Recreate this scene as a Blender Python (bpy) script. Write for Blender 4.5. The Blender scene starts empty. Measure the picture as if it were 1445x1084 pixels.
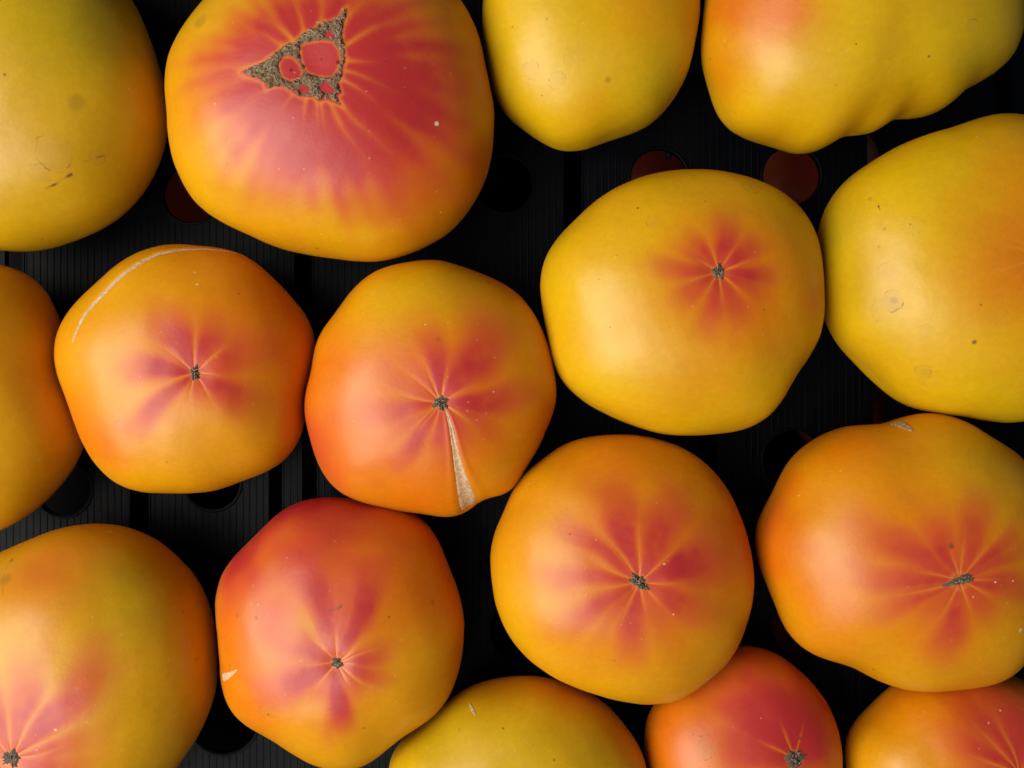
import bpy, bmesh, math, random
import numpy as np
from mathutils import Vector, Matrix

MM = 0.001
scene = bpy.context.scene

# ------------------------------------------------------------------ camera
cam_d = bpy.data.cameras.new('camera')
cam = bpy.data.objects.new('camera', cam_d)
scene.collection.objects.link(cam)
cam.location = (0, 0, 0.394)
cam_d.sensor_width = 36
cam_d.lens = 18 / (722.5 * 0.26 / 360)
cam_d.clip_start = 0.01
cam_d.clip_end = 20
scene.camera = cam

# ------------------------------------------------------------------ light
world = bpy.data.worlds.new('World')
scene.world = world
world.use_nodes = True
bg = world.node_tree.nodes['Background']
bg.inputs[0].default_value = (0.80, 0.90, 1.0, 1)
bg.inputs[1].default_value = 0.07

def area(name, az, el, dist, sx, sy, power, col, target=(0, 0, 0.03), spread=180):
    d = bpy.data.lights.new(name, 'AREA')
    d.shape = 'RECTANGLE'; d.size = sx; d.size_y = sy
    d.energy = power; d.color = col; d.spread = math.radians(spread)
    o = bpy.data.objects.new(name, d)
    scene.collection.objects.link(o)
    a, e = math.radians(az), math.radians(el)
    v = Vector((math.cos(e) * math.cos(a), math.cos(e) * math.sin(a), math.sin(e)))
    o.location = Vector(target) + v * dist
    o.rotation_euler = v.to_track_quat('Z', 'Y').to_euler()
    return o

area('window_light', 197, 49, 0.95, 1.10, 0.70, 8.1, (1.0, 0.94, 0.84), (0.02, 0.0, 0.03), 130)
area('sky_light', 250, 66, 1.3, 0.9, 0.6, 1.2, (0.93, 0.96, 1.0), (0.02, 0, 0.03))

scene.cycles.max_bounces = 6; scene.cycles.diffuse_bounces = 3; scene.cycles.glossy_bounces = 3
scene.cycles.transmission_bounces = 2
scene.cycles.adaptive_threshold = 0.02
scene.view_settings.view_transform = 'Standard'
scene.view_settings.look = 'None'
scene.view_settings.exposure = 0.0
scene.view_settings.gamma = 1.0

# ------------------------------------------------------------------ data (millimetres, about each tomato's centre)
TOMATOES=[
dict(label='large dull yellow green tomato cut off by the top left corner',
 C=(-181.27,105.55,37),H=37.00,pole=(0.0841,0.5921,0.8015),base=(0.2, 0.36),halo=None,r0=2.38,
 R=(53.9,53.5,53,52.5,52.4,52.5,53.1,53.8,54.6,55.3,55.8,56.3,56.7,57,57.3,57.5,57.7,57.7,57.6,57.5,57.3,57.1,56.8,56.5,56.1,55.8,55.5,55.2,54.9,54.6,54.4,54.3,54.2,54.1,54.1,54.2,54.3,54.4,54.6,54.8,55,55.2,55.4,55.6,55.8,56,56.1,56.2,56.3,56.4,56.5,56.6,56.7,56.9,56.9,56.9,56.7,56.5,56.4,56.4,56.5,56.7,56.9,56.9,56.8,56.4,56,55.5,55,54.7,54.5,54.2),
 blobs=[((38.3,22.8,22.9),23.8,'g',0.38),((21.4,21.5,32.6),28.5,'g',0.12),((52.3,-2.8,11.8),14.3,'o',0.35),((25.5,-22.8,31.4),21.4,'o',0.12),((24.9,-50.5,-2.3),16.6,'g',0.20)],
 petals=[],
 veins=[],
 stains=[((28.45,-28.02,28.67),6.18,0.48,0.50,'ring'),((22.49,-34.91,27.62),3.33,0.43,0.35,'ring'),((39.7,-28.04,21.63),2.62,0.38,0.40,'ring'),((35.82,-11.57,29.23),3.33,0.71,0.25,'spot')],
 marks=[((23.59,-39.26,24.43),(31.59,-34.14,24.05),1.07),((36.18,-29.94,23.52),(41.97,-26.71,20.07),0.59)],
 cracks=[],
 dents=[],
 scar=None),
dict(label='largest red and orange tomato with a big triangular brown corky scar',
 C=(-64.39,100.22,37),H=37.00,pole=(-0.0246,0.1148,0.9931),base=(0.42, 0),halo=None,r0=4.76,
 R=(57.7,57.2,57,57,57.4,58.1,58.7,59.2,59.4,59.2,58.8,58.4,58,57.7,57.4,57.2,57,56.9,56.8,56.8,56.8,56.9,57.1,57.2,57.4,57.5,57.7,57.8,57.9,58.2,58.7,59.3,59.9,60.3,60.3,60.1,59.7,59.5,59.7,60.1,60.7,61,60.9,60.3,59.3,58.1,57,56,55.3,54.7,54.2,53.8,53.7,53.9,54.4,55.2,56.1,57,57.8,58.6,59.3,59.9,60.5,60.9,61,60.9,60.6,60.2,59.7,59.3,58.8,58.2),
 blobs=[((4.8,6.6,36.8),30.9,'r',0.75),((17.3,-18.3,34.8),28.5,'r',0.38),((37.9,-0.6,30.1),28.5,'r',0.45),((-1.2,-18.5,35.6),23.8,'r',0.20),((-27.2,7.6,34),19.0,'r',0.45),((-13,-18.4,35),21.4,'r',0.35),((-47.5,28.9,14.3),10.7,'g',0.30),((-36.5,25.6,26.4),14.3,'y',0.50),((4.6,-51.6,15.4),21.4,'y',0.40),((-38.1,-34.2,21),16.6,'y',0.35),((46.7,-28.9,18.7),19.0,'o',0.40),((26.2,-26.8,31.1),26.2,'o',0.50),((-27.2,-8.8,34),21.4,'o',0.40),((53.9,6.7,14.2),14.3,'o',0.30),((44.4,23.8,21.5),19.0,'o',0.30)],
 petals=[(176,35.7,0.50),(198,35.7,0.60),(222,33.3,0.70),(248,41.6,0.75),(268,39.2,0.80),(287,45.2,0.85),(303,53.5,0.80),(320,47.6,0.65),(338,45.2,0.55),(357,40.4,0.55),(18,42.8,0.55),(42,40.4,0.60),(68,33.3,0.80),(95,26.2,0.80),(118,26.2,0.80),(140,28.5,0.70),(158,30.9,0.60)],
 veins=[(178,38.0),(187,35.7),(205,26.2),(237,22.6),(258,26.2),(278,29.7),(284,28.5),(298,45.2),(309,49.9),(330,30.9),(346,35.7),(5,26.2),(30,35.7),(52,35.7),(82,28.5),(107,26.2),(131,26.2),(150,28.5)],
 stains=[((39.42,-13.24,28.81),0.95,0.48,-0.90,'spot'),((-28.8,-21.02,31.6),2.85,0.48,0.25,'ring'),((-40.96,22.49,25.18),3.33,0.71,0.30,'spot'),((2.08,6.13,36.89),0.52,0.48,1.00,'pit'),((-7.88,2.45,36.83),0.71,0.48,1.00,'pit'),((7.61,5.01,36.78),0.95,0.48,1.00,'pit')],
 marks=[],
 cracks=[],
 dents=[],
 scar=None),
dict(label='plain yellow tomato with greenish sides at the top edge, right of the scarred one',
 C=(28.44,132.68,29.55),H=29.55,pole=(0.4289,0.4808,0.7648),base=(0.03, 0.06),halo=None,r0=2.47,
 R=(40.3,40.8,41.3,41.8,42.2,42.5,42.7,42.9,43.1,43.3,43.4,43.4,43.4,43.4,43.4,43.3,43.3,43.2,43.2,43.1,43,43,42.9,42.8,42.7,42.6,42.4,42.3,42.1,41.9,41.7,41.4,41,40.6,40.2,39.9,39.7,39.6,39.6,39.8,40.2,40.9,41.8,42.8,43.7,44.3,44.6,44.7,44.9,45.2,45.6,45.9,45.8,45.2,44.3,43.2,42.4,42.1,42.1,42.3,42.5,42.5,42.2,41.8,41.4,41,40.7,40.4,40.1,39.9,39.8,40),
 blobs=[((-36.8,-15.8,6.4),14.8,'g',0.50),((-28.4,-33.7,-6),14.8,'g',0.30),((26.7,-28.2,13.3),14.8,'g',0.65),((39.6,-2.6,5.6),12.4,'g',0.30),((15.9,-3.4,27.9),14.8,'o',0.40),((0.8,-35.2,19.9),9.9,'o',0.20),((-9.6,-15.5,27.9),12.4,'y',0.30),((10.1,-40.8,3),12.4,'g',0.25)],
 petals=[],
 veins=[],
 stains=[((-22.15,-22.77,22.46),3.21,0.35,0.50,'ring'),((-13.07,-26.93,23.91),2.97,0.32,0.30,'ring'),((-6.64,-20.17,27.2),3.96,0.30,0.22,'ring'),((4.86,-27.28,24.24),1.48,0.49,0.35,'spot'),((-17.86,-31.37,19.81),0.49,0.49,0.50,'spot'),((-28.33,-8,21.92),0.49,0.49,0.50,'spot'),((-16.4,-7.36,27.54),0.49,0.49,0.40,'spot'),((-15.5,-26.96,23.21),0.37,0.49,0.60,'spot')],
 marks=[],
 cracks=[],
 dents=[],
 scar=None),
dict(label='lumpy ribbed yellow tomato with an orange blush cut off by the top right corner',
 C=(124.47,137.06,37),H=37.00,pole=(-0.665,0.3715,0.6479),base=(0.08, 0.06),halo=None,r0=2.38,
 R=(58.1,58.1,57.9,57.7,57.4,56.9,56.5,55.9,55.2,54.6,53.9,53.2,52.6,52,51.5,51.1,50.8,50.5,50.4,50.3,50.2,50.3,50.4,50.6,50.8,51,51.3,51.5,51.8,52.1,52.4,52.7,52.9,53.2,53.6,53.9,54.2,54.8,55.7,56.8,57.9,58.8,59.7,60.6,61.3,61.4,60.4,58.7,57,56.2,55.6,53.8,50.5,47,45.3,45.2,45.2,44.2,43,43,44.7,47,48.6,49.2,49.7,50.9,53.4,56.2,58.3,59,58.8,58.4),
 blobs=[((-40.6,-11.6,27.4),16.6,'o',0.75),((-52.8,-1.8,11.5),14.3,'o',0.70),((-47.5,-3.1,21.1),14.3,'r',0.25),((-51,-28.6,9.3),11.9,'o',0.50),((-31.2,-12.2,32.1),9.5,'o',0.50),((39.1,-15.2,27.6),23.8,'g',0.40),((9.5,-11.3,35.9),19.0,'g',0.10),((-31.6,-48.1,7.1),14.3,'o',0.20),((33.2,-32.7,14.5),14.3,'g',0.30),((-18.1,-36.8,28),14.3,'y',0.30)],
 petals=[],
 veins=[],
 stains=[((15.08,-27.51,28.68),0.59,0.48,0.70,'spot'),((0.42,-24.7,32.89),4.76,0.38,0.20,'ring'),((28.62,-17.82,30.72),2.14,0.33,0.40,'ring'),((45.4,-23.74,15.91),2.62,0.33,0.35,'ring'),((-15.82,-36.83,28.17),0.48,0.48,0.30,'spot'),((-53.62,-20.87,7.26),0.48,0.48,0.60,'spot')],
 marks=[((-54.7,-15.62,3.77),(-53.39,-21.92,7.39),0.29)],
 cracks=[],
 dents=[((1.3,-44.9,-5.5),2.62,1.43),((19.4,-37.7,-11.9),2.14,1.90),((40.4,-30.1,2.2),3.33,0.71)],
 scar=None),
dict(label='big smooth yellow tomato with water ring marks at the right edge',
 C=(169.07,41.1,37),H=37.00,pole=(0.1314,0.0263,0.991),base=(0.02, 0.05),halo=(30.9, 0.35),r0=2.38,
 R=(54.7,54.7,54.6,54.7,54.7,54.8,55,55.2,55.5,55.7,55.9,56,56.2,56.5,56.8,57,56.7,56,54.8,53.6,52.7,52.3,52.5,52.9,53.4,54,54.6,55.4,56.5,57.5,58.2,58.5,58.4,57.9,57.2,56.6,56.2,56,56,56.1,56.2,56.1,55.7,54.9,54.2,53.8,53.8,54.1,54.4,54.4,54,53.6,53.3,53.4,54.1,55,55.9,56.4,56.7,56.7,56.6,56.6,56.6,56.5,56.4,56.2,56,55.7,55.5,55.2,55,54.9),
 blobs=[((-55.8,12.6,6.4),14.3,'g',0.70),((-51.4,-11,15.7),14.3,'g',0.30),((-31.8,43.7,1.9),16.6,'g',0.15),((-0.3,52.8,12.1),16.6,'o',0.25),((0.2,-1.3,37),28.5,'o',0.40),((4.9,0.5,36.9),16.6,'r',0.28),((-12.1,-8.2,36.2),19.0,'o',0.15),((-33.4,6.4,31.7),14.3,'y',0.40),((-2.7,32.3,31.5),16.6,'o',0.30)],
 petals=[],
 veins=[(170,26.2),(200,28.5),(215,26.2),(150,19.0),(240,21.4)],
 stains=[((-40.77,-13.17,26.47),3.57,0.43,0.75,'ring'),((-40.42,-12.96,26.75),1.66,0.48,0.30,'spot'),((-42.4,-16.13,24.47),4.76,0.31,0.30,'ring'),((-15.87,-27.26,31.9),0.95,0.48,0.80,'spot'),((-15.24,-15.06,35.02),0.59,0.48,0.50,'spot'),((-44.42,19.13,23.47),0.52,0.48,0.80,'spot'),((-28.53,-36.5,21.77),2.62,0.36,0.45,'ring'),((-26.07,-39.18,21.11),3.80,0.33,0.30,'ring'),((-42.14,-3.67,26.89),3.57,0.33,0.30,'ring'),((-30.42,-23.55,28.53),2.14,0.33,0.25,'ring'),((-10.15,-20.85,34.6),4.76,0.29,0.20,'ring'),((-43.45,11.27,25.97),0.71,0.48,0.35,'spot'),((-45.04,5.41,25.1),0.71,0.48,0.30,'spot'),((-16.83,-51.15,-1.62),0.71,0.48,0.30,'spot'),((-46.21,22.36,20.43),0.95,0.33,0.30,'spot'),((-35.27,11.73,30.53),3.33,0.29,0.25,'ring')],
 marks=[((-44.32,20.16,23.16),(-44.37,17.86,23.93),0.48)],
 cracks=[],
 dents=[],
 scar=None),
dict(label='clear yellow tomato with a small pink star, right of the middle',
 C=(62.37,29.83,34.76),H=34.76,pole=(0.1746,0.2088,0.9623),base=(0.13, 0.01),halo=(26.5, 0.85),r0=2.89,
 R=(50.4,50.5,50.8,51.2,51.8,52.4,52.9,53.2,53.2,52.9,52.4,51.7,51,50.3,49.7,49.2,48.7,48.2,47.8,47.5,47.4,47.4,47.6,47.8,48.1,48.4,48.7,49,49.4,50,50.9,51.8,52.5,52.8,52.6,52.1,51.4,50.9,50.8,51,51.5,52,52.4,52.3,51.8,51.1,50.3,49.5,49,48.6,48.4,48.4,48.4,48.4,48.4,48.5,48.9,49.4,50.2,51,51.5,51.5,50.8,49.8,48.8,48.3,48.3,48.8,49.4,50,50.3,50.4),
 blobs=[((30.2,16,28.4),19.3,'o',0.30),((24.9,-10.4,30.7),19.3,'o',0.35),((1.3,-29.4,29.5),16.8,'o',0.20),((-48.1,5.4,15.7),12.0,'g',0.12),((22.8,43.9,9.7),12.0,'g',0.15),((41.8,-2.5,21.9),9.6,'o',0.50),((-45.5,-19.3,12.9),12.0,'y',0.30)],
 petals=[(125,18.0,0.60),(80,20.5,0.75),(40,18.0,0.80),(0,20.5,0.75),(-25,18.0,0.60),(-65,20.5,0.60),(-100,20.5,0.65),(215,20.5,0.55),(175,22.9,0.60),(148,18.0,0.50)],
 veins=[(106,14.4),(60,13.2),(18,16.8),(-45,14.4),(-85,13.2),(-122,15.6),(197,19.3),(152,10.8)],
 stains=[((20.01,37.79,21.32),3.13,0.72,0.40,'ring'),((20.46,37.52,21.43),2.17,0.48,0.18,'spot'),((2.8,31.64,28.13),0.48,0.48,0.50,'spot'),((-19.62,29.92,25.72),0.60,0.48,0.70,'spot'),((-15.35,24.71,29.55),2.17,0.29,0.35,'ring'),((-27.3,13.5,29.73),0.48,0.48,0.30,'spot'),((21.84,-5.03,32.2),0.43,0.48,0.70,'spot'),((44.35,1.85,19.17),0.43,0.48,0.60,'spot'),((-6.09,-24.62,31.11),2.41,0.29,0.15,'ring'),((-29.4,-10.78,29.48),0.39,0.48,0.60,'spot'),((-33.12,5.51,28.59),0.39,0.48,0.50,'spot')],
 marks=[],
 cracks=[],
 dents=[],
 scar=(2.17, 2.41, 0, 5)),
dict(label='orange yellow tomato cut off by the left edge',
 C=(-202.43,-5.47,33.9),H=33.90,pole=(0.0909,0.4225,0.9018),base=(0.45, 0.03),halo=None,r0=2.42,
 R=(41,39.8,38.9,38.7,39,40.2,41.5,42.7,44,45.6,47.3,49.1,50.4,51.3,51.5,51.2,50.6,50,49.5,49.2,49,48.8,48.5,48.2,48,47.8,47.6,47.4,47.2,46.9,46.7,46.5,46.4,46.2,46.1,46,46,46,46,46.1,46.3,46.4,46.6,46.9,47.1,47.4,47.6,47.9,48.2,48.5,48.8,49,49.2,49.4,49.6,49.8,50,50.2,50.1,49.7,49.1,48.4,47.8,47.2,46.8,46.6,46.2,45.7,45,44.2,43.2,42.1),
 blobs=[((28,-33.8,16.3),19.3,'g',0.25),((35,24.2,-0.6),14.5,'o',0.20),((27.2,35.9,14.7),14.5,'g',0.12),((28.6,-8.5,27),19.3,'y',0.10),((39.9,-23,-4.3),9.7,'g',0.30)],
 petals=[],
 veins=[],
 stains=[],
 marks=[],
 cracks=[],
 dents=[],
 scar=None),
dict(label='orange tomato with a red star and a pale curved crack along its top edge',
 C=(-118.9,5.14,31.99),H=31.99,pole=(0.358,-0.0463,0.9326),base=(0.56, 0.02),halo=(23.2, 0.45),r0=2.69,
 R=(44.4,45.3,46.2,46.7,46.9,46.8,46.5,46.2,46.1,46.1,46.2,46.4,46.5,46.5,46.3,46,45.8,45.7,45.8,46.1,46.4,46.5,46.5,46.2,45.8,45.4,45.1,45.1,45.3,45.7,46.3,46.9,47.4,47.7,47.6,47.2,46.4,45.4,44.4,43.7,43.3,43.5,43.9,44.7,45.7,46.8,47.7,48.3,48.5,48.1,47.3,46.4,45.7,45.3,45.2,45.2,45.3,45.3,45.3,45.4,45.9,46.6,47.4,48.1,48.2,47.8,46.9,45.6,44.4,43.6,43.3,43.7),
 blobs=[((40.7,12.9,15.4),17.1,'o',0.45),((26.5,30.1,18.5),19.5,'o',0.20),((-33.2,-19.5,18.1),14.6,'o',0.25),((8.5,-31.5,24.3),19.5,'y',0.25),((-16,29.6,23.9),14.6,'y',0.20),((-20.6,-26.6,24.7),9.8,'o',0.30),((42.3,-9.9,-0.6),12.2,'o',0.40)],
 petals=[(115,25.6,0.85),(67,20.8,0.75),(22,28.1,0.65),(-35,26.9,0.75),(-80,11.0,0.40),(222,30.5,0.85),(172,23.2,0.95),(205,13.4,0.20)],
 veins=[(139,23.2),(91,28.1),(43,18.3),(-3,11.0),(-60,18.3),(-104,15.9),(199,20.8)],
 stains=[((-13.99,-19.09,28.98),1.95,0.34,0.40,'ring'),((10.92,29.14,25.66),0.49,0.49,-0.70,'spot'),((9.39,33.55,23.19),0.49,0.49,-0.40,'spot'),((0.18,-31.93,24.82),0.49,0.49,0.40,'spot'),((-19.78,-37.48,17.6),3.42,0.34,0.12,'ring')],
 marks=[],
 cracks=[('scar_line',[(-0.7734,0.2171,0.5956),(-0.7345,0.3295,0.5933),(-0.6768,0.4651,0.5707),(-0.5182,0.6538,0.5514),(-0.3414,0.7991,0.4949),(-0.1644,0.9009,0.4016),(0.0074,0.9394,0.3427),(0.1932,0.9457,0.2615),(0.3445,0.9166,0.203),(0.4669,0.8823,0.0588)],(0.37,1.1,1.71,2.08,2.2,2.2,2.08,1.71,1.22,0.49))],
 dents=[],
 scar=(1.34, 2.44, 0, 4)),
dict(label='orange red tomato with a pale split scar running from its star to the lower edge',
 C=(-30.11,-2.07,31.79),H=31.79,pole=(0.1884,-0.135,0.9728),base=(0.64, 0.01),halo=(26.9, 0.7),r0=3.18,
 R=(46.5,46.4,46.4,46.5,46.6,46.7,47,47.4,47.7,47.8,47.6,47.2,46.8,46.5,46.5,46.8,47.3,47.7,47.7,47.6,47.4,47.4,47.5,47.6,47.4,46.9,46.2,45.4,44.8,44.6,44.7,44.7,44.5,44.2,44.1,44.6,45.4,46,46.4,46.7,47.1,47.6,48.1,48.6,49.1,49.6,49.6,49,48.1,47.1,46.3,45.9,45.6,45.5,45.9,46.7,47.2,46.9,46,45.6,46.2,47.1,47.3,46.6,45.6,45.1,45,45,45.1,45.6,46.1,46.5),
 blobs=[((-37.1,-9.8,20.5),26.9,'o',0.60),((-41.1,-17.6,13),17.1,'r',0.55),((-30.5,-32.4,16.4),14.7,'r',0.20),((0,36.9,22.2),19.5,'y',0.55),((-19.7,32.1,21.4),14.7,'y',0.40),((12.2,37.2,19.8),14.7,'g',0.15),((34.5,19.9,19.4),14.7,'g',0.10),((42.2,-12.7,9.7),12.2,'o',0.30),((-0.3,-39.6,18.6),14.7,'o',0.30)],
 petals=[(97,28.1,0.90),(52,36.7,0.85),(2,30.5,0.90),(-25,22.0,0.60),(-57,19.5,0.60),(-92,22.0,0.70),(-125,26.9,0.85),(215,22.0,0.50),(188,26.9,0.70),(152,26.9,0.45),(125,22.0,0.50)],
 veins=[(134,26.9),(113,23.2),(77,14.7),(29,18.3),(-36,18.3),(-105,18.3),(-127,14.7),(-143,18.3),(171,24.4),(208,13.4)],
 stains=[((5.06,16.94,30.28),1.22,0.49,0.30,'spot'),((21.91,38.43,12.61),1.22,0.49,0.30,'spot'),((0.65,22.29,29.21),0.37,0.49,-0.60,'spot'),((23.98,-0.59,28.52),0.37,0.49,-0.50,'spot')],
 marks=[((-22.89,39.69,10.23),(-19.3,39.8,14.04),0.59)],
 cracks=[('split_scar',[(0.2357,-0.2056,0.9498),(0.2594,-0.2805,0.9242),(0.2788,-0.3771,0.8832),(0.2891,-0.4672,0.8356),(0.2963,-0.5558,0.7767),(0.3045,-0.6846,0.6623),(0.3151,-0.7887,0.5278),(0.3223,-0.8641,0.3867),(0.3166,-0.9205,0.2291)],(0.49,0.98,1.47,1.83,2.2,3.18,4.89,6.35,5.38))],
 dents=[((20.8,-40.5,4.7),2.69,3.18)],
 scar=(2.69, 2.44, 10, 6)),
dict(label='round orange tomato with a large many rayed red star in the lower middle',
 C=(40.54,-67.12,33.45),H=33.45,pole=(0.0558,0.0288,0.998),base=(0.44, 0.01),halo=(36.3, 0.6),r0=4.12,
 R=(47,46.9,46.8,46.7,46.7,46.7,46.9,47.3,47.7,48.1,48.5,48.8,48.9,48.9,48.7,48.6,48.5,48.6,48.7,48.9,49.1,49.3,49.4,49.4,49.4,49.3,49.2,49.1,48.9,48.6,48.4,48.2,48.2,48.3,48.4,48.6,48.6,48.5,48.4,48.4,48.3,48.3,48.3,48.2,47.9,47.6,47.2,46.9,46.6,46.4,46.4,46.6,47,47.6,48.3,49.1,49.9,50.5,51,51,50.9,50.5,50.2,50,49.9,49.8,49.5,49,48.4,47.9,47.4,47.2),
 blobs=[((27.8,30.7,19.8),19.4,'o',0.20),((37,4.2,22.7),14.5,'o',0.35),((-41.2,-8.8,19.1),17.0,'y',0.30),((-2.2,-37.1,23.4),19.4,'y',0.20),((31.7,-19.8,24.2),14.5,'y',0.10),((-6.5,42.9,18.2),19.4,'o',0.35),((-46.3,11.5,7.2),12.1,'o',0.15),((40.2,17.6,14.1),12.1,'o',0.40)],
 petals=[(141,33.9,0.75),(107,33.9,0.85),(66,32.7,0.80),(20,36.3,0.85),(-25,30.3,0.65),(-60,26.7,0.35),(-97,29.1,0.75),(-128,21.8,0.45),(211,32.7,0.70),(175,33.9,0.65),(158,26.7,0.40)],
 veins=[(124,31.5),(87,26.7),(39,29.1),(-4,18.2),(-44,18.2),(-79,14.5),(-113,19.4),(193,26.7),(156,26.7)],
 stains=[((-5.94,-26.29,29.02),0.61,0.48,0.30,'spot'),((10.26,6.99,32.78),0.48,0.48,-0.50,'spot'),((13.42,-9.95,32.25),0.36,0.48,-0.80,'spot')],
 marks=[],
 cracks=[('scratch',[(0.7409,-0.6359,0.2159),(0.6868,-0.6933,0.2181),(0.6002,-0.7373,0.3101),(0.5039,-0.7957,0.336)],(0.48,0.78,0.63,0.24))],
 dents=[],
 scar=(3.88, 1.94, -38, 5)),
dict(label='orange tomato at the right edge with a thin scar and small torn flap',
 C=(143.65,-60.86,36.26),H=36.26,pole=(0.0889,-0.1015,0.9909),base=(0.6, 0.01),halo=(35.8, 0.5),r0=5.73,
 R=(50.3,50.4,50.5,50.6,50.8,51.1,51.5,52,52.2,51.9,51.2,50.7,50.7,51.1,51.4,51.4,51,50.2,48.9,47.7,47.1,47.7,48.9,50.2,51,51.5,51.8,52.1,52.2,52,51.7,51.5,51.8,52.6,53.4,53.8,53.6,52.9,52.2,51.6,51.4,51.5,51.9,52.2,51.9,50.9,49.4,47.8,46.7,46.4,46.8,47.5,48.1,48.7,49.2,49.7,50.2,50.8,51.7,52.9,54.2,55,55.1,54.6,53.6,52.8,52.1,51.6,51.1,50.8,50.6,50.4),
 blobs=[((-52.4,6,9.1),14.3,'o',0.60),((-51,12.8,4),14.3,'r',0.30),((19,34.9,25.3),21.5,'y',0.60),((1.2,35.1,27.7),19.1,'g',0.12),((26.9,23.3,28.7),14.3,'g',0.20),((-26.2,39.2,17.1),14.3,'o',0.30),((-6,-40.6,21.8),19.1,'y',0.30),((20.7,-23.5,31.5),14.3,'y',0.40),((-38.3,-15.7,24.3),14.3,'o',0.20),((-44.7,25.6,4),9.5,'o',0.30)],
 petals=[(150,39.4,0.70),(178,35.8,0.70),(203,31.0,0.65),(112,23.9,0.75),(72,31.0,0.75),(40,28.6,0.70),(25,28.6,0.60),(-8,27.5,0.70),(-45,20.3,0.55),(-97,29.8,0.75),(230,19.1,0.40)],
 veins=[(104,17.9),(84,20.3),(50,28.6),(2,19.1),(-27,17.9),(-72,15.5),(-115,20.3),(198,28.6),(165,21.5)],
 stains=[((0.29,7.66,36.04),1.19,0.48,0.75,'spot'),((15.37,-4.38,35.15),0.43,0.48,-0.90,'spot'),((21.93,-4.2,33.74),0.43,0.48,-0.80,'spot'),((7.87,-9.15,35.77),0.36,0.48,-0.60,'spot'),((-9.43,37.27,24.39),0.72,0.48,0.15,'spot'),((26.09,-21.47,30.2),0.95,0.48,-0.60,'spot'),((-43.31,21.77,15.04),0.36,0.48,-0.50,'spot')],
 marks=[],
 cracks=[('healed_tear',[(-0.1814,0.9716,0.1517),(-0.131,0.9842,0.1192),(-0.1171,0.9743,0.1925),(-0.1056,0.9572,0.2696),(-0.0864,0.9369,0.3387)],(0.95,4.06,4.06,2.86,0.72))],
 dents=[],
 scar=(5.49, 1.43, 17, 3)),
dict(label='large brownish orange tomato with a red star filling the bottom left corner',
 C=(-163.07,-106.46,37),H=37.00,pole=(-0.0245,-0.4153,0.9093),base=(0.34, 0.1),halo=(26.2, 0.5),r0=3.80,
 R=(53.8,54.1,54.5,55.2,55.9,56.7,57.2,57.6,57.8,57.8,57.9,58.1,58.1,58,57.6,56.9,56.1,55.2,54.3,53.3,52.3,51.5,51,51,51.4,52,52.6,53.1,53.4,53.7,54,54.3,54.6,54.9,55.1,55.2,55.4,55.6,55.7,55.8,56,56.1,56.1,56.2,56.2,56.2,56.1,56,55.9,55.7,55.5,55.3,55.1,54.9,54.8,54.6,54.3,54.1,54,53.9,53.7,53.6,53.3,53,52.7,52.6,52.8,53.2,53.6,53.8,53.9,53.8),
 blobs=[((6.4,44.5,24.5),19.0,'r',0.38),((6.1,38.2,29),21.4,'o',0.30),((32.2,43.1,16.7),16.6,'g',0.40),((33.7,28.2,26.6),16.6,'g',0.30),((36.9,32.1,22.6),11.9,'y',0.40),((52.4,19.9,2.5),11.9,'o',0.15),((43.8,-14.1,21.7),16.6,'g',0.15),((42.7,3.9,25.3),14.3,'o',0.10),((2.3,18.7,35.6),14.3,'y',0.30),((-9.7,43.9,21.4),9.5,'g',0.15)],
 petals=[(76,38.0,0.75),(44,44.0,0.85),(112,33.3,0.70),(12,28.5,0.60),(-20,23.8,0.60),(150,28.5,0.60)],
 veins=[(94,30.9),(59,45.2),(28,40.4),(8,21.4),(125,28.5)],
 stains=[((-8.06,40.36,25.38),2.85,0.71,0.30,'spot'),((-9.41,45.92,18.98),0.95,0.48,0.40,'spot'),((19.49,53.75,6.05),0.95,0.48,-0.40,'spot'),((52.12,9.6,11.34),0.59,0.48,0.50,'spot'),((13.69,-6.66,36.08),0.48,0.48,-0.70,'spot')],
 marks=[((-7.28,35.82,28.73),(-9.94,43.9,21.27),0.57),((-9.5,44.93,20.23),(-9.53,46.68,17.77),0.71)],
 cracks=[],
 dents=[],
 scar=(2.85, 2.85, 0, 5)),
dict(label='knobbly tomato with a deep red top and red star, lower left of the middle',
 C=(-62.91,-89.49,32.55),H=32.55,pole=(0.124,-0.1333,0.9833),base=(0.6, 0.01),halo=(17.0, 0.4),r0=2.43,
 R=(45.7,45.6,45.4,45.1,44.9,44.8,45.2,46.1,47.2,48.3,49.1,49.2,48.9,48.2,47.5,46.9,46.6,46.7,47.1,47.8,48.4,48.8,48.8,48.4,47.7,46.9,46.3,46.1,46.3,46.8,47.2,47.4,47,46.3,45.3,44.4,43.8,43.7,44,44.7,45.8,46.9,47.9,48.3,48.2,47.6,46.7,46,45.7,46,46.7,47.7,48.9,49.9,50.6,50.8,50.2,49.1,47.6,46.2,45.3,45,45.3,45.9,46.5,46.8,46.8,46.6,46.3,46,45.8,45.7),
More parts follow.
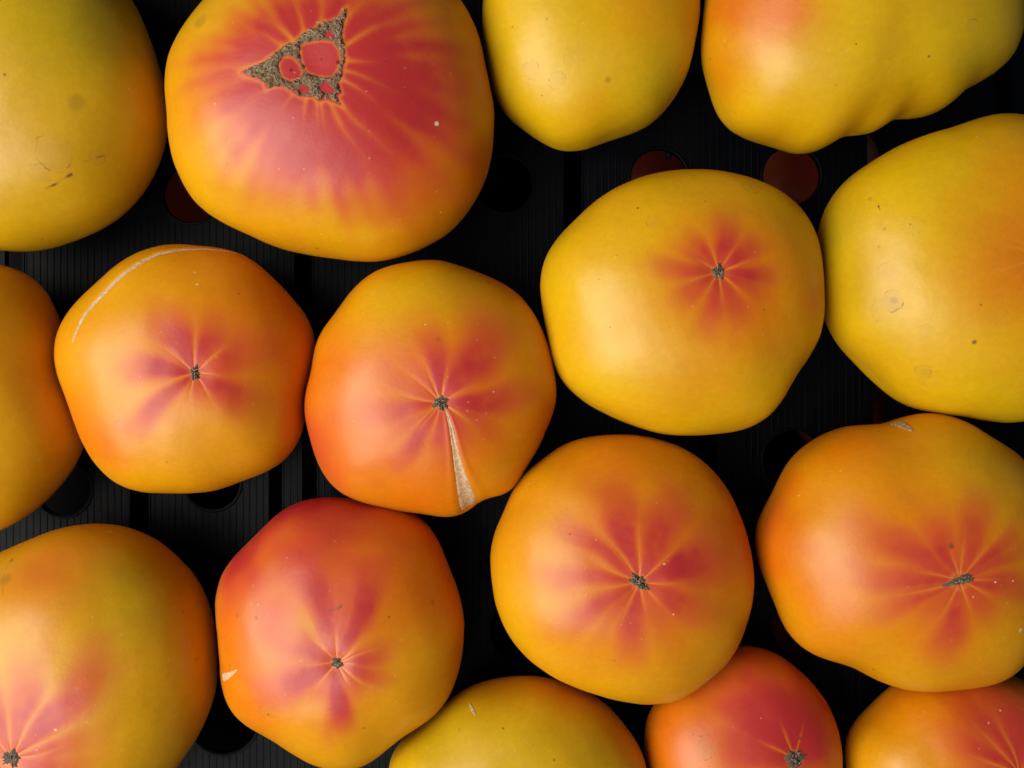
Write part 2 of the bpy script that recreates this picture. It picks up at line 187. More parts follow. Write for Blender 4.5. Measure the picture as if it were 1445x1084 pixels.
 blobs=[((-16.2,46.1,-1.6),19.5,'r',0.60),((5.5,46.2,4.3),20.7,'r',0.50),((-35.6,20.6,18.3),19.5,'r',0.35),((-21.6,3.7,29.8),19.5,'o',0.40),((-9.7,41.6,18),31.6,'r',0.42),((-9.4,40.6,19.2),31.6,'o',0.60),((29,38.9,7.3),14.6,'o',0.50),((-34.6,27.1,13),12.2,'r',0.40),((2.1,27.4,28.1),14.6,'r',0.18),((-32.7,9.6,24.2),12.2,'o',0.20),((-27.9,-22.2,23.8),14.6,'o',0.30),((33,-12.6,23.2),19.5,'y',0.20),((39.8,12.4,14.9),17.0,'o',0.45),((8.1,-40.6,20.4),17.0,'y',0.20),((18.7,27,26),14.6,'o',0.40),((-9.1,6.7,32),8.8,'y',0.55),((-41.5,-16.4,10.4),9.7,'o',0.30)],
 petals=[(107,40.2,0.80),(64,35.3,0.90),(84,26.8,0.65),(150,28.0,0.90),(205,26.8,0.95),(12,20.7,0.70),(-22,18.3,0.70),(-90,25.6,1.00),(-58,12.2,0.50),(240,14.6,0.40)],
 veins=[(131,18.3),(88,18.3),(42,14.6),(22,19.5),(2,8.5),(-38,26.8),(-62,12.2),(181,15.8),(226,14.6)],
 stains=[((-23.79,10.16,28.58),0.85,0.49,0.60,'spot'),((-20.91,-22.5,26.57),2.92,0.39,0.35,'ring'),((-20.2,-23.26,26.48),0.73,0.49,0.50,'spot'),((-31.24,10.29,25.07),0.97,0.49,0.30,'spot'),((-24.45,12.89,27.9),1.46,0.29,0.30,'ring'),((-34.53,-7.56,22.14),1.22,0.49,0.25,'spot'),((35.19,13.59,20.26),1.22,0.49,0.25,'spot'),((12.26,-27.8,26.68),0.73,0.49,0.40,'spot')],
 marks=[((2.07,13.3,31.77),(5.35,14.66,31.45),1.22),((-13.58,39.34,19.3),(-9.12,30.7,26.31),0.39),((-9.12,30.7,26.31),(-4.69,21.08,30.19),0.34)],
 cracks=[('scab',[(-0.8757,-0.3076,0.3722),(-0.8521,-0.2906,0.4353),(-0.8261,-0.27,0.4947),(-0.8023,-0.2463,0.5438),(-0.7694,-0.2099,0.6033)],(2.68,2.68,2.19,1.46,0.37))],
 dents=[],
 scar=(1.95, 1.95, 0, 5)),
dict(label='greenish yellow tomato half cut off by the bottom edge',
 C=(2.57,-150.53,30.83),H=30.83,pole=(-0.6197,-0.176,0.7648),base=(0.1, 0.25),halo=None,r0=2.46,
 R=(46.5,47.1,47.6,47.7,47.3,46.7,46,45.4,44.9,44.4,43.9,43.3,42.7,42.1,41.8,41.6,41.4,41.2,41,40.8,40.7,40.8,41.1,41.4,41.5,41.5,41.4,41.4,41.8,42.7,44.2,46,47.5,48.5,48.7,48.3,47.6,47,46.4,46.1,45.7,45.4,44.9,44.5,44.1,43.7,43.4,43.1,42.7,42.5,42.2,42,41.9,41.8,41.8,41.8,41.8,41.9,42.1,42.3,42.5,42.8,43,43.3,43.6,44,44.3,44.7,45,45.2,45.6,46),
 blobs=[((19.9,36.7,7.4),17.2,'o',0.60),((12.7,39.4,-5),14.7,'o',0.35),((-11.1,39.3,-0.9),14.7,'o',0.40),((-28.5,26.9,12.4),14.7,'g',0.30),((1.7,24.5,26.3),14.7,'g',0.15),((37.3,21.9,12.7),12.3,'o',0.30),((26.7,26.6,18.6),14.7,'g',0.20),((4.3,36,17),7.4,'y',0.50)],
 petals=[],
 veins=[],
 stains=[((11.89,21.51,26.72),0.61,0.49,0.50,'spot'),((-21.16,28.85,17.88),0.74,0.49,0.20,'spot')],
 marks=[],
 cracks=[('scab',[(-0.4301,0.8632,0.2645),(-0.4068,0.8472,0.3417),(-0.3845,0.8284,0.4073)],(0.49,1.23,0.49))],
 dents=[],
 scar=None),
dict(label='small dark red orange tomato at the bottom edge tucked under the round starred one',
 C=(86.46,-137.05,25.29),H=25.29,pole=(0.4773,0.182,0.8597),base=(0.8, 0.0),halo=(25.3, 0.5),r0=4.04,
 R=(36.3,36.1,36,36,35.9,35.9,36,36,36.1,36.2,36.5,36.7,37.1,37.4,37.6,37.6,37.6,37.5,37.1,36.6,36.1,35.4,34.8,34.2,33.6,33.4,33.5,34.1,34.6,35.1,35.6,36.1,36.4,36.6,36.5,36.4,36.3,36.2,36.1,36.2,36.4,36.5,36.7,36.7,36.8,36.8,36.8,36.8,36.7,36.7,36.6,36.6,36.6,36.5,36.5,36.6,36.6,36.6,36.7,36.8,36.8,36.9,36.9,36.9,36.9,36.9,36.8,36.8,36.7,36.6,36.5,36.4),
 blobs=[((-1.1,35.9,7.7),30.3,'r',0.28),((8,18.7,22.4),18.9,'r',0.55),((24.5,13.3,17.7),15.2,'r',0.30),((-21.6,11.6,19.9),17.7,'r',0.18),((-33,6.1,11.9),12.6,'o',0.30)],
 petals=[(135,32.8,0.75),(105,32.8,0.70),(75,27.8,0.70),(45,22.7,0.60),(168,27.8,0.70),(15,20.2,0.60)],
 veins=[(112,17.7),(76,16.4),(150,17.7)],
 stains=[((-18.26,8.62,22.07),4.29,0.45,0.60,'ring'),((-16.41,7.18,22.91),4.80,0.38,0.30,'ring'),((-21.77,12.45,19.49),1.26,0.38,0.40,'ring'),((-21.77,12.45,19.49),0.45,0.51,0.50,'spot')],
 marks=[],
 cracks=[],
 dents=[],
 scar=(3.54, 3.28, 0, 7)),
dict(label='orange tomato with a reddish right side cut off by the bottom right corner',
 C=(168.27,-143.93,27.59),H=27.59,pole=(0.2621,0.3229,0.9094),base=(0.55, 0.03),halo=(27.5, 0.4),r0=2.50,
 R=(40.9,41.1,41.2,41.3,41.4,41.4,41.4,41.3,41.1,40.9,40.6,40.2,39.8,39.2,38.6,37.9,37.2,36.5,35.9,35.5,35.5,35.8,36.2,36.7,37.2,37.6,38,38.2,38.4,38.8,39.5,40.5,41.5,42.3,42.7,42.7,42.3,41.9,41.5,41.3,41,40.9,40.6,40.4,40.2,40,39.8,39.6,39.4,39.2,39,38.8,38.6,38.5,38.4,38.3,38.3,38.3,38.3,38.4,38.5,38.6,38.8,39,39.2,39.4,39.6,39.8,40,40.3,40.5,40.7),
 blobs=[((9.4,14.1,25.9),22.5,'r',0.55),((1.1,26.9,20.3),20.0,'o',0.40),((13.5,28.8,18.2),15.0,'r',0.20),((-38.1,11.1,11.3),15.0,'y',0.30),((-30,23.9,3.5),15.0,'o',0.25)],
 petals=[(120,32.5,0.60),(150,27.5,0.60),(90,30.0,0.60),(180,22.5,0.40)],
 veins=[(133,27.5),(105,27.5),(165,22.5)],
 stains=[((4.65,28.59,19.2),0.50,0.50,-0.50,'spot'),((-0.77,24.9,21.58),0.50,0.50,-0.40,'spot')],
 marks=[],
 cracks=[],
 dents=[],
 scar=None),
]
SCAR_OUTLINE=[(-24.77,-1.28),(-21.44,-0.28),(-17.19,0.81),(-14.33,2.74),(-11.5,4.44),(-9.16,6.73),(-6,7.69),(-3.38,10.45),(0.42,11.89),(2.11,13.74),(6.14,14.93),(8.49,16.07),(9.78,18.77),(11.11,19.75),(11.66,17.35),(10.61,14.28),(10.01,11.05),(10.38,6.72),(11.27,1.85),(10.43,-2.2),(10.13,-4.28),(9.07,-6.06),(10.1,-9.78),(8.49,-10.72),(10.27,-14.06),(7.99,-13.43),(4.95,-12.12),(2.23,-12.8),(0.18,-11.15),(-4.01,-11.13),(-6.67,-9.35),(-9.34,-7.71),(-12.87,-7.6),(-15.37,-8.4),(-16.46,-5.74),(-20.09,-4.16),(-24.03,-2.47)]
SCAR_HOLES=[[(-3.99,6.24),(-1.92,7.08),(2.94,7.78),(6.63,7.34),(8.38,4.99),(9.44,1.48),(8.07,-2.26),(6.37,-4.36),(1.62,-3.69),(-1.84,-2.32),(-3.49,1.72)],
 [(-10.73,0.49),(-9.34,2.47),(-6.63,2.39),(-4.65,0.36),(-3.23,-2.31),(-3.95,-4.76),(-7.3,-5.38),(-9.79,-4.26),(-10.72,-1.46)],
 [(4.52,9.72),(5.89,10.46),(6.82,9.98),(6.83,9.26),(5.45,9.01)],
 [(-4.44,-8.25),(-3.02,-7.13),(-1.41,-7.82),(-1.42,-9.18),(-3.28,-9.85)],
 [(2.99,-7.82),(4.61,-6.22),(6.45,-7.33),(7.13,-8.93),(5.51,-9.85),(3.44,-9.19)]]
HOLES=[(-128.8,76.5,11.4),(-3.0,80.2,11.1),(59.0,83.1,11.1),(112.3,83.7,11.4),(-120.2,-39.6,10.8),(113.1,-30.7,12.0),(4.4,-98.5,13.1),(-180.0,-42.1,10.8),(116.5,-97.3,12.0),(-115.7,-134.6,13.7),(-61.9,83.1,11.4),(-63.3,-33.6,11.1),(59.0,-33.6,11.4),(164.3,-27.9,11.4),(172.9,83.1,11.4),(59.0,-141.7,11.4),(-188.5,77.4,11.4)]
SLOTS=[(24.3,57.5,103.0,7.1),(-83.8,17.6,54.6,6.8),(-81.2,-62.0,-16.5,5.7),(-94.9,-62.0,-16.5,5.1),(-149.5,-73.4,-27.9,7.4),(148.1,-30.7,12.0,6.0),(145.6,80.2,114.4,6.0),(197.1,105.9,137.2,6.3),(79.0,-62.0,-16.5,6.3),(-29.2,-133.2,-90.5,6.3),(-199.9,34.7,68.9,6.8)]
LOWER=[(-155.0,86.5,40.0),(68.2,101.6,27.0),(143.9,94.2,37.0),(181.6,-9.4,42.0),(137.1,-120.5,38.0)]

# ------------------------------------------------------------------ helpers
def link(o, parent=None):
    scene.collection.objects.link(o)
    if parent: o.parent = parent
    return o

def mesh_obj(name, verts, faces, mat, parent=None, smooth=True):
    me = bpy.data.meshes.new(name)
    me.from_pydata([tuple(v) for v in verts], [], faces)
    if smooth:
        me.polygons.foreach_set('use_smooth', np.ones(len(me.polygons), dtype=bool))
    me.materials.append(mat)
    me.update()
    return link(bpy.data.objects.new(name, me), parent)

def empty(name, loc):
    o = bpy.data.objects.new(name, None)
    o.empty_display_size = 0.02
    o.location = loc
    return link(o)

class NT:
    """tiny node-tree writer"""
    def __init__(s, mat):
        s.nt = mat.node_tree; s.n = s.nt.nodes; s.l = s.nt.links
    def node(s, t, **kw):
        nd = s.n.new(t)
        for k, v in kw.items(): setattr(nd, k, v)
        return nd
    def put(s, sock, v):
        if isinstance(v, bpy.types.NodeSocket): s.l.new(v, sock)
        else: sock.default_value = v
    def math(s, op, a, b=0.0, c=None, clamp=False):
        nd = s.node('ShaderNodeMath', operation=op, use_clamp=clamp)
        s.put(nd.inputs[0], a); s.put(nd.inputs[1], b)
        if c is not None: s.put(nd.inputs[2], c)
        return nd.outputs[0]
    def vmath(s, op, a, b=(0, 0, 0)):
        nd = s.node('ShaderNodeVectorMath', operation=op)
        s.put(nd.inputs[0], a); s.put(nd.inputs[1], b)
        return nd
    def noise(s, vec, scale, detail=2.0, rough=0.5, dist=0.0):
        nd = s.node('ShaderNodeTexNoise')
        s.put(nd.inputs['Vector'], vec)
        nd.inputs['Scale'].default_value = scale; nd.inputs['Detail'].default_value = detail
        nd.inputs['Roughness'].default_value = rough; nd.inputs['Distortion'].default_value = dist
        return nd
    def mix(s, f, a, b, blend='MIX'):
        nd = s.node('ShaderNodeMix', data_type='RGBA', blend_type=blend)
        s.put(nd.inputs[0], f); s.put(nd.inputs[6], a); s.put(nd.inputs[7], b)
        return nd.outputs[2]
    def ramp(s, v, lo, hi, a=0.0, b=1.0):
        nd = s.node('ShaderNodeMapRange', interpolation_type='SMOOTHSTEP')
        s.put(nd.inputs[0], v)
        for i, x in enumerate((lo, hi, a, b)): s.put(nd.inputs[1 + i], x)
        return nd.outputs[0]

def new_mat(name):
    m = bpy.data.materials.new(name); m.use_nodes = True
    return m, NT(m), m.node_tree.nodes['Principled BSDF']

def C4(r, g, b): return (r, g, b, 1)

# ------------------------------------------------------------------ materials
YELLOW = C4(0.70, 0.425, 0.003)
ORANGE = C4(0.69, 0.165, 0.001)
GREEN = C4(0.38, 0.285, 0.005)
RED = C4(0.56, 0.064, 0.021)
CRIMSON = C4(0.45, 0.026, 0.027)
VEIN = C4(0.74, 0.27, 0.05)

def skin_material(seed, stains, marks):
    m, t, p = new_mat('tomato_skin')
    co = t.node('ShaderNodeTexCoord').outputs['Object']
    off = t.vmath('ADD', co, (seed * 0.37, seed * 0.19, seed * 0.53)).outputs[0]
    at = t.node('ShaderNodeAttribute', attribute_name='tint')
    sep = t.node('ShaderNodeSeparateColor'); t.l.new(at.outputs['Color'], sep.inputs[0])
    r, o, g = sep.outputs
    vein = t.node('ShaderNodeAttribute', attribute_name='vein').outputs['Fac']
    big = t.noise(off, 55, 2, 0.55).outputs['Fac']
    fine = t.noise(off, 420, 2, 0.6).outputs['Fac']
    # soft irregular edges between the colours of the flesh
    o2 = t.math('ADD', o, t.math('MULTIPLY', t.math('SUBTRACT', big, 0.5), 0.30), clamp=True)
    r1 = t.math('ADD', r, t.math('MULTIPLY', t.math('SUBTRACT', fine, 0.5), t.math('MULTIPLY', r, 0.28)))
    r2 = t.math('ADD', r1, t.math('MULTIPLY', t.math('SUBTRACT', big, 0.5), t.math('MULTIPLY', r, 0.35)), clamp=True)
    g2 = t.math('ADD', g, t.math('MULTIPLY', t.math('SUBTRACT', big, 0.5), 0.16), clamp=True)
    c = t.mix(o2, YELLOW, ORANGE)
    c = t.mix(g2, c, GREEN)
    redc = t.mix(t.ramp(r2, 0.55, 1.0), RED, CRIMSON)
    c = t.mix(t.ramp(r2, -0.04, 0.86), c, redc)
    c = t.mix(t.math('MULTIPLY', vein, t.math('ADD', 0.55, t.math('MULTIPLY', fine, 0.6)), clamp=True), c, VEIN)
    # mottling of the flesh seen through the skin
    val = t.math('ADD', 0.90, t.math('MULTIPLY', fine, 0.20))
    vn = t.node('ShaderNodeHueSaturation'); t.put(vn.inputs['Value'], val); t.put(vn.inputs['Color'], c)
    c = vn.outputs[0]
    # pores: tiny pale and dark specks
    for sc, thr, col, keep, amt in ((150, 0.040, C4(0.9, 0.62, 0.30), 0.80, 0.4), (105, 0.036, C4(0.10, 0.045, 0.008), 0.72, 0.6), (330, 0.085, C4(0.85, 0.52, 0.20), 0.62, 0.22)):
        v = t.node('ShaderNodeTexVoronoi'); t.put(v.inputs['Vector'], off); v.inputs['Scale'].default_value = sc
        rnd = t.node('ShaderNodeSeparateColor'); t.l.new(v.outputs['Color'], rnd.inputs[0])
        s_ = t.math('MULTIPLY', t.math('LESS_THAN', v.outputs['Distance'], t.math('MULTIPLY', rnd.outputs[1], thr * 1.6)), t.math('GREATER_THAN', rnd.outputs[0], keep))
        c = t.mix(t.math('MULTIPLY', s_, amt), c, col)
    # dried water rings, specks and bruises
    rough = t.math('ADD', 0.37, t.math('MULTIPLY', t.math('SUBTRACT', big, 0.5), 0.22))
    if stains or marks:
        wn = t.noise(off, 170, 3, 0.65)
        wv = t.vmath('SUBTRACT', wn.outputs['Color'], (0.5, 0.5, 0.5)).outputs[0]
        broken = t.ramp(t.noise(off, 240, 2, 0.6).outputs['Fac'], 0.44, 0.64)
        for pos, rad_, w, amt, kind in stains:
            sc_ = t.vmath('SCALE', wv); sc_.inputs['Scale'].default_value = min(rad_ * (1.5 if kind == 'ring' else 0.7), 5.0) * MM
            wco = t.vmath('ADD', co, sc_.outputs[0]).outputs[0]
            d = t.vmath('DISTANCE', wco, tuple(x * MM for x in pos)).outputs['Value']
            if kind == 'ring':
                k = t.ramp(t.math('ABSOLUTE', t.math('SUBTRACT', d, rad_ * MM)), 0.0, w * 0.75 * MM, 1.0, 0.0)
                k = t.math('MULTIPLY', k, t.math('ADD', 0.08, t.math('MULTIPLY', broken, 0.92)))
                inner = t.math('MULTIPLY', t.ramp(d, rad_ * 0.8 * MM, rad_ * MM, 1.0, 0.0), 0.26 * abs(amt))
                c = t.mix(inner, c, C4(0.34, 0.19, 0.06))
                k = t.math('MULTIPLY', k, min(.95, abs(amt) * 1.25))
                c = t.mix(k, c, C4(0.20, 0.09, 0.02))
            elif kind == 'pit':
                k = t.ramp(d, rad_ * 0.35 * MM, rad_ * MM, 0.95, 0.0)
                c = t.mix(k, c, C4(0.13, 0.004, 0.006))
            else:
                k = t.math('MULTIPLY', t.ramp(d, rad_ * 0.45 * MM, rad_ * 1.1 * MM, 1.0, 0.0), abs(amt))
                c = t.mix(k, c, C4(0.15, 0.075, 0.022) if amt > 0 else C4(0.86, 0.66, 0.42))
        for a, b, w in marks:
            # short scratch: distance to a segment
            A = Vector(a) * MM; B = Vector(b) * MM; D = B - A
            pa = t.vmath('SUBTRACT', co, tuple(A)).outputs[0]
            sc_ = t.vmath('SCALE', wv); sc_.inputs['Scale'].default_value = 1.6 * MM
            pa = t.vmath('ADD', pa, sc_.outputs[0]).outputs[0]
            h = t.math('MULTIPLY', t.vmath('DOT_PRODUCT', pa, tuple(D)).outputs['Value'], 1.0 / D.length_squared, clamp=True)
            on = t.vmath('SCALE', tuple(D)); t.put(on.inputs['Scale'], h)
            d = t.vmath('DISTANCE', pa, on.outputs[0]).outputs['Value']
            k = t.math('MULTIPLY', t.ramp(d, 0.1 * w * MM, 0.75 * w * MM, 0.85, 0.0), t.math('ADD', 0.3, t.math('MULTIPLY', broken, 0.7)))
            c = t.mix(k, c, C4(0.09, 0.045, 0.010))
    t.put(p.inputs['Base Color'], c)
    t.put(p.inputs['Roughness'], rough)
    p.inputs['Specular IOR Level'].default_value = 0.5
    p.inputs['Subsurface Weight'].default_value = 0.0
    p.inputs['Subsurface Radius'].default_value = (1.0, 0.35, 0.06)
    p.inputs['Subsurface Scale'].default_value = 0.004
    b1 = t.node('ShaderNodeBump'); b1.inputs['Strength'].default_value = 0.16; b1.inputs['Distance'].default_value = 0.0003
    t.put(b1.inputs['Height'], t.noise(off, 700, 2, 0.6).outputs['Fac'])
    t.l.new(b1.outputs[0], p.inputs['Normal'])
    return m

def cork_material(name, dark, mid, pale, scale=1500):
    m, t, p = new_mat(name)
    co = t.node('ShaderNodeTexCoord').outputs['Object']
    n1 = t.noise(co, scale, 4, 0.65, 0.6).outputs['Fac']
    n2 = t.noise(co, scale * 0.3, 3, 0.6).outputs['Fac']
    c = t.mix(t.ramp(n1, 0.32, 0.66), dark, pale)
    c = t.mix(t.ramp(n2, 0.35, 0.7), c, mid)
    t.put(p.inputs['Base Color'], c)
    p.inputs['Roughness'].default_value = 0.85
    b = t.node('ShaderNodeBump'); b.inputs['Strength'].default_value = 0.7; b.inputs['Distance'].default_value = 0.0005
    t.put(b.inputs['Height'], n1); t.l.new(b.outputs[0], p.inputs['Normal'])
    return m

CORK = cork_material('dry_cork', C4(0.045, 0.025, 0.011), C4(0.165, 0.100, 0.048), C4(0.31, 0.205, 0.105), 900)
CORK_DARK = cork_material('dark_cork', C4(0.030, 0.020, 0.012), C4(0.11, 0.085, 0.055), C4(0.24, 0.19, 0.13), 1300)
FIBRE = cork_material('dry_fibre', C4(0.36, 0.26, 0.17), C4(0.55, 0.44, 0.32), C4(0.62, 0.52, 0.40))
PALE = cork_material('pale_scar_tissue', C4(0.48, 0.27, 0.12), C4(0.64, 0.43, 0.24), C4(0.72, 0.55, 0.36), 700)
TAN = cork_material('tan_scar_tissue', C4(0.20, 0.11, 0.05), C4(0.46, 0.30, 0.17), C4(0.62, 0.45, 0.30), 800)

def plastic_material():
    m, t, p = new_mat('black_plastic')
    co = t.node('ShaderNodeTexCoord').outputs['Object']
    n = t.noise(co, 90, 4, 0.6).outputs['Fac']
    d = t.noise(co, 700, 3, 0.7).outputs['Fac']
    c = t.mix(t.ramp(n, 0.3, 0.75), C4(0.0013, 0.0020, 0.0038), C4(0.0022, 0.0032, 0.0056))
    c = t.mix(t.ramp(d, 0.68, 0.85, 0.0, 0.5), c, C4(0.008, 0.0078, 0.0075))
    t.put(p.inputs['Base Color'], c)
    t.put(p.inputs['Roughness'], t.math('ADD', 0.34, t.math('MULTIPLY', n, 0.25)))
    p.inputs['Specular IOR Level'].default_value = 0.08
    b = t.node('ShaderNodeBump'); b.inputs['Strength'].default_value = 0.15; b.inputs['Distance'].default_value = 0.0003
    t.put(b.inputs['Height'], d); t.l.new(b.outputs[0], p.inputs['Normal'])
    return m
PLASTIC = plastic_material()

# ------------------------------------------------------------------ crate floor the tomatoes lie on
FX, FY, TH = 330.0, 270.0, 2.4
def crate_floor(name, holes, slots, parent, z):
    cu = bpy.data.curves.new(name, 'CURVE'); cu.dimensions = '2D'; cu.fill_mode = 'BOTH'; cu.extrude = TH * MM / 2
    def poly(pts):
        s = cu.splines.new('POLY'); s.points.add(len(pts) - 1); s.use_cyclic_u = True
        for q, (x, y) in zip(s.points, pts): q.co = (x * MM, y * MM, 0, 1)
    poly([(-FX, -FY), (FX, -FY), (FX, FY), (-FX, FY)])
    for x, y, r in holes: poly([(x + r * math.cos(a), y + r * math.sin(a)) for a in np.linspace(0, 2 * math.pi, 64, endpoint=False)])
    for x, y0, y1, w in slots:
        h = w / 2
        poly([(x - h, y0), (x + h, y0), (x + h, y1), (x - h, y1)])
    tmp = bpy.data.objects.new('tmp', cu); scene.collection.objects.link(tmp)
    dg = bpy.context.evaluated_depsgraph_get()
    me = bpy.data.meshes.new_from_object(tmp.evaluated_get(dg))
    bpy.data.objects.remove(tmp); bpy.data.curves.remove(cu)
    me.name = name; me.materials.clear(); me.materials.append(PLASTIC)
    o = link(bpy.data.objects.new(name, me), parent)
    o.location = (0, 0, (z - TH / 2) * MM)
    return o

def ribs(holes, slots, parent, pitch, z):
    V, Fc = [], []
    rnd = random.Random(4)
    x = -FX + 2
    while x < FX - 2:
        cuts = []
        for hx, hy, r in holes:
            dx = abs(x - hx); R_ = r + 1.4
            if dx < R_:
                q = math.sqrt(R_ * R_ - dx * dx); cuts.append((hy - q, hy + q))
        for sx, y0, y1, w in slots:
            if abs(x - sx) < w / 2 + 0.9: cuts.append((y0 - 0.8, y1 + 0.8))
        cuts.sort(); y = -FY + 1
        segs = []
        for a, b in cuts:
            if a > y: segs.append((y, a))
            y = max(y, b)
        if y < FY - 1: segs.append((y, FY - 1))
        w, h = 0.40 + rnd.uniform(-.06, .06), 0.16 + rnd.uniform(-.05, .05)
        prof = [(-w, -0.1), (-w * .72, h * .7), (-w * .3, h), (w * .3, h), (w * .72, h * .7), (w, -0.1)]
        for a, b in segs:
            i = len(V)
            for yy in (a, b):
                V += [((x + px_) * MM, yy * MM, (z + pz) * MM) for px_, pz in prof]
            Fc += [(i + k, i + k + 1, i + 7 + k, i + 6 + k) for k in range(5)]
            Fc += [(i, i + 1, i + 2, i + 3, i + 4, i + 5)[::-1], tuple(range(i + 6, i + 12))]
        x += pitch + rnd.uniform(-.04, .04)
    return mesh_obj('ribbing', V, Fc, PLASTIC, parent, smooth=False)

def ring(name, x, y, r, w, h, z, parent):
    prof = [(-w, -0.3), (-w * .8, h * .75), (-w * .3, h), (w * .3, h), (w * .8, h * .75), (w, -0.3)]
    n = 56; V = []; Fc = []
    for i in range(n):
        a = 2 * math.pi * i / n
        V += [((x + (r + q) * math.cos(a)) * MM, (y + (r + q) * math.sin(a)) * MM, (z + k) * MM) for q, k in prof]
    for i in range(n):
        j = (i + 1) % n
        Fc += [(i * 6 + k, j * 6 + k, j * 6 + k + 1, i * 6 + k + 1) for k in range(5)]
    return mesh_obj(name, V, Fc, PLASTIC, parent)

crate = empty('plastic_crate', (0, 0, 0))
crate['label'] = 'black plastic crate floor with fine ribs, round holes and slots under all the tomatoes'
crate['category'] = 'crate'
crate_floor('floor_panel', HOLES, SLOTS, crate, 0.0)
rb = ribs(HOLES, SLOTS, crate, 2.72, 0.0); rb['kind'] = 'stuff'
for hx, hy, hr in HOLES: ring('hole_rim', hx, hy, hr + 0.75, 0.6, 0.5, 0.0, crate)
for sx, y0, y1, w in SLOTS:
    for s in (-1, 1):
        h = 0.5; q = sx + s * (w / 2 + 0.42)
        V = [(a * MM, b * MM, c_ * MM) for b in (y0 - .4, y1 + .4) for a, c_ in ((q - .4, -.2), (q - .28, h), (q + .28, h), (q + .4, -.2))]
        mesh_obj('slot_lip', V, [(0, 1, 5, 4), (1, 2, 6, 5), (2, 3, 7, 6), (0, 3, 2, 1), (4, 5, 6, 7)], PLASTIC, crate, False)
ring('moulding_mark', -9.2, -74.3, 3.6, 0.35, 0.75, 0.0, crate)

# ------------------------------------------------------------------ tomato body
NA = 72
NEXP = 2.3
def r_interp(R, a):
    t = (a % (2 * np.pi)) / (2 * np.pi) * NA
    i = np.floor(t).astype(int) % NA; f = t - np.floor(t)
    p0, p1, p2, p3 = R[(i - 1) % NA], R[i], R[(i + 1) % NA], R[(i + 2) % NA]
    return p1 + .5 * f * (p2 - p0 + f * (2 * p0 - 5 * p1 + 4 * p2 - p3 + f * (3 * (p1 - p2) + p3 - p0)))

def waves(rng, P, wl, n=10):
    """smooth random field of about +-1 with wavelength wl (mm)"""
    out = np.zeros(P.shape[:-1])
    for _ in range(n):
        k = rng.normal(size=3); k *= 2 * np.pi / (wl * rng.uniform(.7, 1.5)) / np.linalg.norm(k)
        out += np.sin(P @ k + rng.uniform(0, 6.28))
    return out / math.sqrt(n / 2) * .7

def sstep(x, a, b):
    t = np.clip((x - a) / (b - a), 0, 1); return t * t * (3 - 2 * t)

